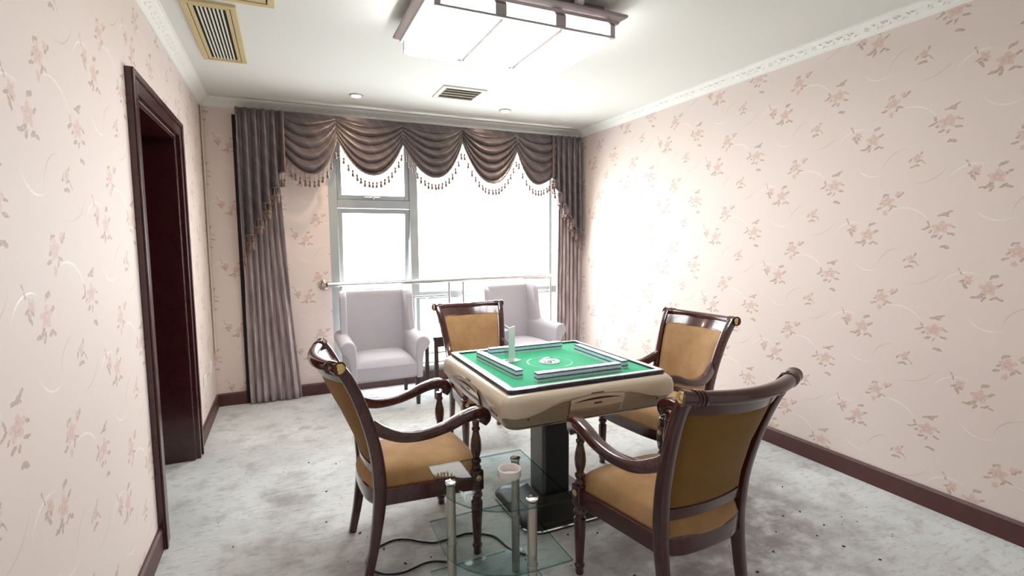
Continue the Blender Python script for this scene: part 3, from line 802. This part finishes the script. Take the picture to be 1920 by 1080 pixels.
    # front legs, blocks, arm supports, arms
    for s in (-1, 1):
        x, y = s*FX, FY
        MB().lathe([(.0, 0), (.017, 0), (.0195, .006), (.0185, .030), (.024, .038), (.024, .046), (.0185, .052), (.0195, .075), (.0245, .17), (.0275, .245), (.0275, .262), (.021, .270), (.021, .280), (.028, .288), (.028, .300), (.023, .308), (.026, .320), (.026, .330)], (x, y, 0), 16).build('front_leg', 'mahogany', t)
        blk = MB().box((x, y, .372), (.056, .056, .096)).build('leg_block', 'mahogany', t, bevel=.007)
        for rot, off in (((-PI/2, 0, 0), (0, .028, 0)), ((0, s*PI/2, 0), (s*.028, 0, 0))):
            MB().lathe([(.0, -.001), (.014, -.001), (.014, .003), (.010, .005), (.004, .0055), (.0, .006)], (0, 0, 0), 14).build('rosette', 'brass', blk, loc=Vector((x, y, .385))+Vector(off), rot=rot)
        MB().lathe([(.022, .415), (.024, .432), (.018, .440), (.018, .448), (.024, .456), (.024, .466), (.016, .474), (.017, .482), (.024, .508), (.0265, .535), (.0235, .565), (.017, .592), (.015, .606), (.020, .614), (.020, .622), (.015, .628), (.018, .655)], (x, y, 0), 16).build('arm_support', 'mahogany', t)
        arm = catmull([(s*.222, .030, .702), (s*.236, .070, .676), (s*.258, .150, .645), (s*.276, .250, .642), (s*.284, .350, .662), (s*.284, .430, .690), (s*.279, .500, .702), (s*.272, .538, .690), (s*.268, .550, .664), (s*.267, .536, .640)], 40)
        MB().sweep(arm, [(.032, .058), (.038, .054), (.044, .050), (.048, .046), (.052, .046), (.054, .050), (.056, .056), (.054, .058), (.048, .052), (.040, .036)], (1, 0, 0), 16, 4.5).build('armrest', 'mahogany', t)
    return t
CH = make_chair('brown armchair at the left of the mahjong table, seen from its side')
spots = [((.272, 2.43), -87.0, None),
         ((1.450, 1.372), 3.5, 'brown armchair nearest the viewer, its padded back turned to us'),
         ((1.345, 3.745), 181.0, 'brown armchair on the window side of the mahjong table, facing us'),
         ((2.440, 2.585), 97.0, 'brown armchair between the mahjong table and the right wall')]
for i, (p, a, lab) in enumerate(spots):
    o = CH if i == 0 else copy_tree(CH)
    o.location = (p[0], p[1], 0); o.rotation_euler = (0, 0, math.radians(a))
    if lab: o['label'] = lab

# ------------------------------------------------------------------ grey wing armchairs by the window (front is -y)
def make_wing(label):
    t = thing('wing_armchair', label, 'armchair', group='wing armchairs by the window')
    for sx in (-1, 1):
        for sy, yy in ((-1, -.25), (1, .24)):
            MB().sweep([(sx*.285, yy, .0), (sx*.285, yy, .28)], [(.032, .032), (.050, .050)], (1, 0, 0), 12, 6).build('leg', 'dark_wood', t)
    MB().span((-.31, -.27, .255), (.31, .27, .36)).build('seat_base', 'grey_fabric', t, bevel=.02, seg=3)
    mb = MB(); N = 16
    def top(u, v):
        a, b = -1+2*u, -1+2*v
        return (a*.265, -.315+.53*(b+1)/2+(-.02*(1-a*a) if b < 0 else 0)*(-b), .40+.065*((1-abs(a)**6)*(1-abs(b)**6))**.5+.014*(1-a*a)*(1-b*b))
    mb.grid(top, N, N)
    bot = [top(i/N, 0)[:2] for i in range(N)]+[top(1, i/N)[:2] for i in range(N)]+[top(1-i/N, 1)[:2] for i in range(N)]+[top(0, 1-i/N)[:2] for i in range(N)]
    mb.prism(bot, lambda p, d: (p[0], p[1], d), .29, .4005)
    mb.build('seat_cushion', 'grey_fabric', t)
    # raked back
    out = [(.17, .36), (.235, 1.00), (.250, 1.025), (.290, 1.032), (.320, 1.015), (.325, .98), (.285, .30), (.17, .30)]
    MB().prism(out, lambda p, d: (d, p[0], p[1]), -.275, .275).build('backrest', 'grey_fabric', t, bevel=.022, seg=3, angle=25)
    for s in (-1, 1):
        wing = [(.27, .60), (.04, .62), (.06, .70), (.085, .82), (.090, .92), (.105, .99), (.150, 1.028), (.24, 1.036), (.315, 1.025), (.325, .98), (.30, .62)]
        MB().prism(wing, lambda p, d: (d+s*.11*max(0, .29-p[0]), p[0], p[1]), s*.258, s*.322).build('wing', 'grey_fabric', t, bevel=.024, seg=4, angle=25)
        # rolled arm: front outline swept back
        out = []
        for k in range(15):
            a = -1.0+k/14*(PI+1.0); out.append((.326+.064*math.cos(a), .578+.064*math.sin(a)))
        out = [(.258, .262), (.318, .262), (.322, .40), (.334, .495)]+out+[(.258, .50)]
        MB().prism([(s*x, z) for x, z in out], lambda p, d: (p[0], d, p[1]-.03*(d+.3)*0+.02*(d > 0)), -.325, .26).build('arm', 'grey_fabric', t, bevel=.016, seg=3, angle=40)
    return t
W1 = make_wing('pale grey wing armchair at the left, in front of the opening window')
W1.location = (.79, 4.80, 0); W1.rotation_euler = (0, 0, math.radians(1))
W2 = copy_tree(W1); W2.location = (2.215, 4.80, 0); W2.rotation_euler = (0, 0, math.radians(9)); W2['label'] = 'pale grey wing armchair beside the right curtain, half hidden by the table'

st = thing('side_table', 'small dark wooden side table between the two grey armchairs', 'table', (1.46, 4.80, 0))
for sx in (-1, 1):
    for sy in (-1, 1): MB().box((sx*.185, sy*.175, .285), (.04, .04, .57)).build('leg', 'dark_wood', st, bevel=.003)
MB().span((-.185, -.19, .50), (.185, -.165, .565)).span((-.185, .165, .50), (.185, .19, .565)).span((-.20, -.165, .50), (-.175, .165, .565)).span((.175, -.165, .50), (.20, .165, .565)).build('apron', 'dark_wood', st, bevel=.003)
MB().box((0, 0, .583), (.43, .41, .028)).build('table_top', 'dark_wood', st, bevel=.004)
MB().box((0, 0, .601), (.43, .41, .008)).build('glass_top', ['table_glass'], st, bevel=.002)

# ------------------------------------------------------------------ mahjong table
TX, TY, TZ = 1.323, 2.452, .82
mj = thing('mahjong_table', 'automatic mahjong table with green felt and champagne plastic body', 'table', (TX, TY, 0))
def rrect(h, r, nc=8, ns=14):
    pts = []
    for q in range(4):
        ang = q*PI/2
        for k in range(nc+1):
            a = ang+k/nc*PI/2; pts.append((math.cos(a)*r, math.sin(a)*r, q))
    P = []
    cx = [(1, 1), (-1, 1), (-1, -1), (1, -1)]
    for x, y, q in pts: P.append(Vector((cx[q][0]*(h-r)+x, cx[q][1]*(h-r)+y)))
    out = []
    for i, p in enumerate(P):
        out.append(p); nx = P[(i+1) % len(P)]
        if i % (nc+1) == nc:
            for k in range(1, ns): out.append(p+(nx-p)*k/ns)
    return out
def loft(profile, nm, mats, parent, capb=True, capt=True, zfun=None, **k):
    rings = [];
    for i, (h, r, z) in enumerate(profile):
        rr = rrect(h, r); rings.append([(p.x, p.y, z+(zfun(p, h, i) if zfun else 0)) for p in rr])
    n = len(rings[0]); mb = MB(); vs = [p for r in rings for p in r]
    fs = [(i*n+j, i*n+(j+1) % n, (i+1)*n+(j+1) % n, (i+1)*n+j) for i in range(len(rings)-1) for j in range(n)]
    if capb: fs.append(tuple(range(n-1, -1, -1)))
    if capt: fs.append(tuple((len(rings)-1)*n+j for j in range(n)))
    return mb.add(vs, fs).build(nm, mats, parent, **k)
def wavy(p, h, i):
    t = min(abs(p.x), abs(p.y))/h       # 0 middle of a side, 1 corner
    return .026-.050*ss(t, .33, .80)+.008*ss(t, .85, 1.0)
split = [(.478, .050, .742), ]
loft([(.396, .05, .648), (.428, .055, .650), (.452, .058, .668), (.466, .056, .700), (.474, .052, .730), (.476, .050, .742), (.470, .05, .748)], 'lower_shell', 'shell_taupe', mj, True, True, lambda p, h, i: wavy(p, h, i) if i >= 5 else (wavy(p, h, i)*.5 if i == 4 else 0))
loft([(.470, .050, .738), (.481, .052, .741), (.483, .052, .752), (.481, .050, .772), (.474, .046, .794), (.458, .040, .810), (.446, .034, .816), (.436, .030, .816)], 'upper_shell', 'shell_champagne', mj, True, True, lambda p, h, i: wavy(p, h, i) if i < 3 else 0)
loft([(.438, .022, .810), (.441, .022, .828), (.438, .022, .835), (.402, .012, .835), (.400, .012, .810)], 'felt_frame', 'navy_trim', mj)
fr = loft([(.431, .016, .8340), (.431, .016, .8362), (.406, .010, .8362), (.406, .010, .8340)], 'frame_reflection', 'tile_white', mj, False, False)  # white band painted as the reflection on the glossy frame top
o = loft([(.4005, .012, .815), (.4005, .012, .8262)], 'felt_top', 'green_felt', mj)
# narrow steel edge strip, drawers, screws
loft([(.400, .05, .6465), (.432, .056, .6465), (.432, .056, .651), (.400, .05, .651)], 'bottom_edge', 'brushed_steel', mj, True, True)
for q in range(4):
    R = Matrix.Rotation(q*PI/2, 3, 'Z')
    dw = bpy.data.objects.new('drawer', None)
    def sh(z):   # half size of the body at a height
        pr = [(.648, .428), (.668, .452), (.700, .466), (.730, .474), (.752, .4835), (.772, .481), (.794, .474)]
        for (a, b), (c, d) in zip(pr, pr[1:]):
            if z <= c: return b+(d-b)*(z-a)/(c-a)
        return .474
    def face(x, z, off): return R@Vector((x, -(sh(z)+off), z))
    zs = [.664, .690, .715, .735, .752, .768, .778]
    def arch(x): return .012*(1-(x/.15)**2)
    mb = MB(); NX = 14
    for off, fl in ((.004, False), (-.012, True)):
        mb.grid(lambda u, v: face(-.15+.30*u, .664+(.768-.664+arch(-.15+.30*u))*v, off), NX, 10, 0, fl)
    rim = lambda off: [face(-.15+.30*i/NX, .664, off) for i in range(NX+1)]+[face(.15-.30*i/NX, .768+arch(.15-.30*i/NX), off) for i in range(NX+1)]
    a, b = rim(.004), rim(-.012); n = len(a)
    mb.add(a+b, [(i, (i+1) % n, n+(i+1) % n, n+i) for i in range(n)])
    dw = mb.build('drawer', 'shell_champagne', mj, fix=True)
    MB().tube(rim(.004), .0011, 5, side=R@Vector((0, 1, 0)), closed=True).build('seam', 'ink', dw)
    lo = MB(); lo.grid(lambda u, v: face(-.148+.296*u, .666+(.052-.006*math.cos(PI*(u-.5)))*v, .0055), 12, 4)
    lo.build('drawer_skirt', 'shell_taupe', dw, solid=.003)
    sl = MB(); sl.grid(lambda u, v: face(-.13+.26*u, .750+arch(-.13+.26*u)*.9+(.009*math.sin(PI*u)+.001)*(v-.5), .0052), 16, 3)
    sl.build('finger_slot', 'ink', dw, solid=.002)
    mk = MB()
    for k in range(6):   # small printed mark
        mk.grid(lambda u, v, k=k: face(-.020+k*.0075+.0055*u, .731+.010*v, .0050), 1, 1)
    mk.build('printed_mark', 'ink', dw, solid=.001, smooth=False)
    sb = MB(); sb.grid(lambda u, v: face(-.035+.07*u, .7825+.004*v, .0025), 4, 1)
    sb.build('latch', 'ink', dw, solid=.003)
    for xx in (-.36, .36):
        c = face(xx, .705, 0)
        MB().lathe([(.0, -.004), (.006, -.004), (.006, .002), (.0, .002)], (0, 0, 0), 10).build('screw_cap', 'ink', mj, loc=c, rot=(PI/2, 0, q*PI/2))
# dice well
MB().lathe([(.0, .826), (.056, .826), (.058, .829), (.055, .832), (.050, .8315), (.048, .829), (.0, .829)], (0, 0, 0), 32).build('dice_ring', 'tile_white', mj)
MB().lathe([(.047, .829), (.045, .838), (.036, .846), (.020, .851), (.0, .852)], (0, 0, 0), 24).build('dice_dome', 'acrylic', mj)
for k in range(6):
    a = k*1.05+.3
    MB().box((.031*math.cos(a), .031*math.sin(a), .831), (.013, .010, .003), (0, 0, a)).build('dice_button', ('tile_blue', 'ink', 'tile_white')[k % 3], mj, bevel=.001)
for k, (dx, dy) in enumerate(((.010, .006), (-.010, -.007))):
    MB().box((dx, dy, .8345), (.011, .011, .011), (0, 0, k*.6)).build('die', 'tile_white', mj, bevel=.0015)
# pedestal
MB().span((-.085, -.075, .09), (.085, .075, .655)).build('column', 'column_grey', mj, bevel=.006)
MB().span((-.062, -.079, .10), (.079, -.0745, .64)).build('column_panel', 'black_plastic', mj, bevel=.002)
base = loft([(.255, .10, .0), (.262, .10, .012), (.258, .10, .030), (.235, .09, .050), (.15, .06, .075), (.11, .04, .105), (.105, .03, .11)], 'base', 'black_plastic', mj)
loft([(.2625, .10, .012), (.2645, .10, .017), (.2625, .10, .022)], 'base_trim', 'chrome', mj, False, False)
MB().tube(catmull([(-.10, -.085, .65), (-.105, -.10, .625), (-.09, -.095, .60), (-.082, -.085, .612), (-.075, -.082, .595), (-.07, -.085, .62)], 20), .004, 6).build('cable_loop', 'cable_black', mj)

# tiles: two storeys of seventeen along each side
TW, TL, TH = .0283, .0385, .0218
tmb = MB()
tmb.span((-TW/2+.0003, -TL/2, 0), (TW/2-.0003, TL/2, TH*.58), 0)
tmb.span((-TW/2+.0003, -TL/2, TH*.58), (TW/2-.0003, TL/2, TH*.90), 1)
tmb.span((-TW/2+.0012, -TL/2+.001, TH*.90), (TW/2-.0012, TL/2-.001, TH), 0)  # white top layer paints the window's reflection on the blue back
TILE = tmb.mesh('mahjong_tile', ['tile_white', 'tile_blue'], False)
ORD = 'first second third fourth fifth sixth seventh eighth ninth tenth eleventh twelfth thirteenth fourteenth fifteenth sixteenth seventeenth'.split()
walls = [((1.315, 2.128), 0, 'nearest us', 'left'), ((1.012, 2.453), 93.5, 'at left', 'near'), ((1.318, 2.745), 0, 'window side', 'left'), ((1.607, 2.388), 90, 'at right', 'near')]
for (cx, cy), a, where, end in walls:
    R = Matrix.Rotation(math.radians(a), 2)
    for lv in (0, 1):
        for k in range(17):
            d = R@Vector(((k-8)*TW, random.uniform(-.0008, .0008)))
            o = bpy.data.objects.new('mahjong_tile', TILE); COL.objects.link(o)
            o.location = (cx+d.x, cy+d.y, .8262+lv*TH); o.rotation_euler = (0, 0, math.radians(a))
            tag(o, f'white blue-backed mahjong tile, {ORD[k]} from the {end} end, {("lower", "upper")[lv]} row, wall {where}', 'mahjong tile', f'mahjong tiles in the wall {where}')

# folded card stand on the felt
cd = thing('card_stand', 'upright folded white card stand on the green felt', 'card', (1.105, 2.520, .8266))
vd = Vector((.402, .915))
def rot2(v, a): a = math.radians(a); return Vector((v.x*math.cos(a)-v.y*math.sin(a), v.x*math.sin(a)+v.y*math.cos(a)))
for nm, a, L, mat, hh in (('card_leaf', -24, .085, 'tile_white', .192), ('clear_leaf', 14, .10, 'acrylic', .195)):
    d = rot2(vd, a); ang = math.atan2(d.y, d.x)
    MB().box((d.x*L/2, d.y*L/2, hh/2+.004), (L, .002, hh), (0, 0, ang)).build(nm, mat, cd, smooth=False)
for a, L in ((-48, .085), (42, .05)):
    d = rot2(vd, a); ang = math.atan2(d.y, d.x)
    MB().box((d.x*L/2, d.y*L/2+.03, .002), (L, .06, .004), (0, 0, ang)).build('foot', 'tile_white', cd, bevel=.001)

# ------------------------------------------------------------------ glass side table with ashtray
gt = thing('glass_side_table', 'three-tier clear glass side table on steel posts in front', 'table', (.76, 1.82, 0))
corner = [(.529, 2.078), (.523, 1.83), (.530, 1.785), (.545, 1.745), (.575, 1.695), (.615, 1.650), (.658, 1.622), (.720, 1.598), (.790, 1.589), (.855, 1.588), (.958, 1.587), (.966, 2.078)]
corner = [(x-.76, y-1.82) for x, y in corner]
ps = [floor_pt(966, 860, .53), floor_pt(845, 905, .53), floor_pt(998, 936, .53)]
for z in (.522, .276, .045):
    MB().prism(corner, lambda p, d: (p[0], p[1], d), z+.001, z+.008, 0, 1).build('glass_shelf', ['table_glass', 'glass_edge'], gt, smooth=False)
for p in ps:
    x, y = p.x-.76, p.y-1.82
    po_ = MB().lathe([(.0, 0), (.018, 0), (.0185, .044), (.0185, .046), (.019, .05), (.0185, .056), (.0185, .264), (.021, .266), (.021, .274), (.0185, .276), (.0185, .5215), (.0, .5215)], (x, y, 0), 20).build('post', 'brushed_steel', gt)
    MB().lathe([(.0, .530), (.0235, .530), (.0235, .535), (.018, .538), (.0, .5385)], (x, y, 0), 20).build('cap', 'chrome', po_)
ap = floor_pt(955, 893, .53)
tag(MB().lathe([(.0, 0), (.046, 0), (.048, .003), (.0485, .034), (.046, .036), (.043, .034), (.042, .008), (.040, .006), (.0, .006)], (0, 0, 0), 36).build('ashtray', 'ceramic', None, loc=(ap.x, ap.y, .5302)), 'round white ceramic ashtray on the glass side table', 'ashtray')

# ------------------------------------------------------------------ power cable and crumbs on the carpet
pp = [floor_pt(x, y, .006) for x, y in ((985, 1040), (955, 1028), (925, 1005), (880, 1000), (858, 1005), (835, 1012), (815, 1017), (790, 1015), (765, 1011), (740, 1012), (715, 1022), (700, 1032), (688, 1046), (690, 1060), (702, 1070), (725, 1076), (755, 1073), (775, 1065), (795, 1056), (815, 1052), (838, 1053))]
pp = [(p.x, p.y, .0055) for p in pp]
tag(MB().tube(catmull(pp, 120), .0055, 8, side=(0, 0, 1)).build('power_cable', 'cable_black', None), 'black power cable looped on the carpet under the left chair', 'cable')
cm = MB()
spots = [(1467, 913), (1582, 1025), (1650, 1050), (1468, 968), (1532, 1005), (1450, 1035), (1420, 1073), (1455, 998), (612, 922), (612, 979), (579, 868), (630, 870), (1065, 1003), (1120, 1000), (720, 1030), (760, 1057), (808, 1045), (675, 1000), (700, 855), (1015, 830), (1190, 1080), (1500, 960), (1545, 985)]
for i, (px, py) in enumerate(spots):
    p = floor_pt(px, py); a = random.uniform(0, PI); s = random.uniform(.6, 1.2)
    cm.box((p.x, p.y, .0022), (.012*s, .006*s, .0044), (0, 0, a))
for i in range(160):
    x, y = random.uniform(-.4, 3.1), random.uniform(1.3, 4.8); s = random.uniform(.25, .6)
    if (x-TX)**2+(y-TY)**2 < .18: continue
    cm.box((x, y, .0015), (.010*s, .006*s, .003), (0, 0, random.uniform(0, PI)))
cr = cm.build('carpet_crumbs', 'crumb_dark', None, smooth=False)
tag(cr, 'small dark crumbs scattered over the pale carpet', 'crumbs'); cr['kind'] = 'stuff'
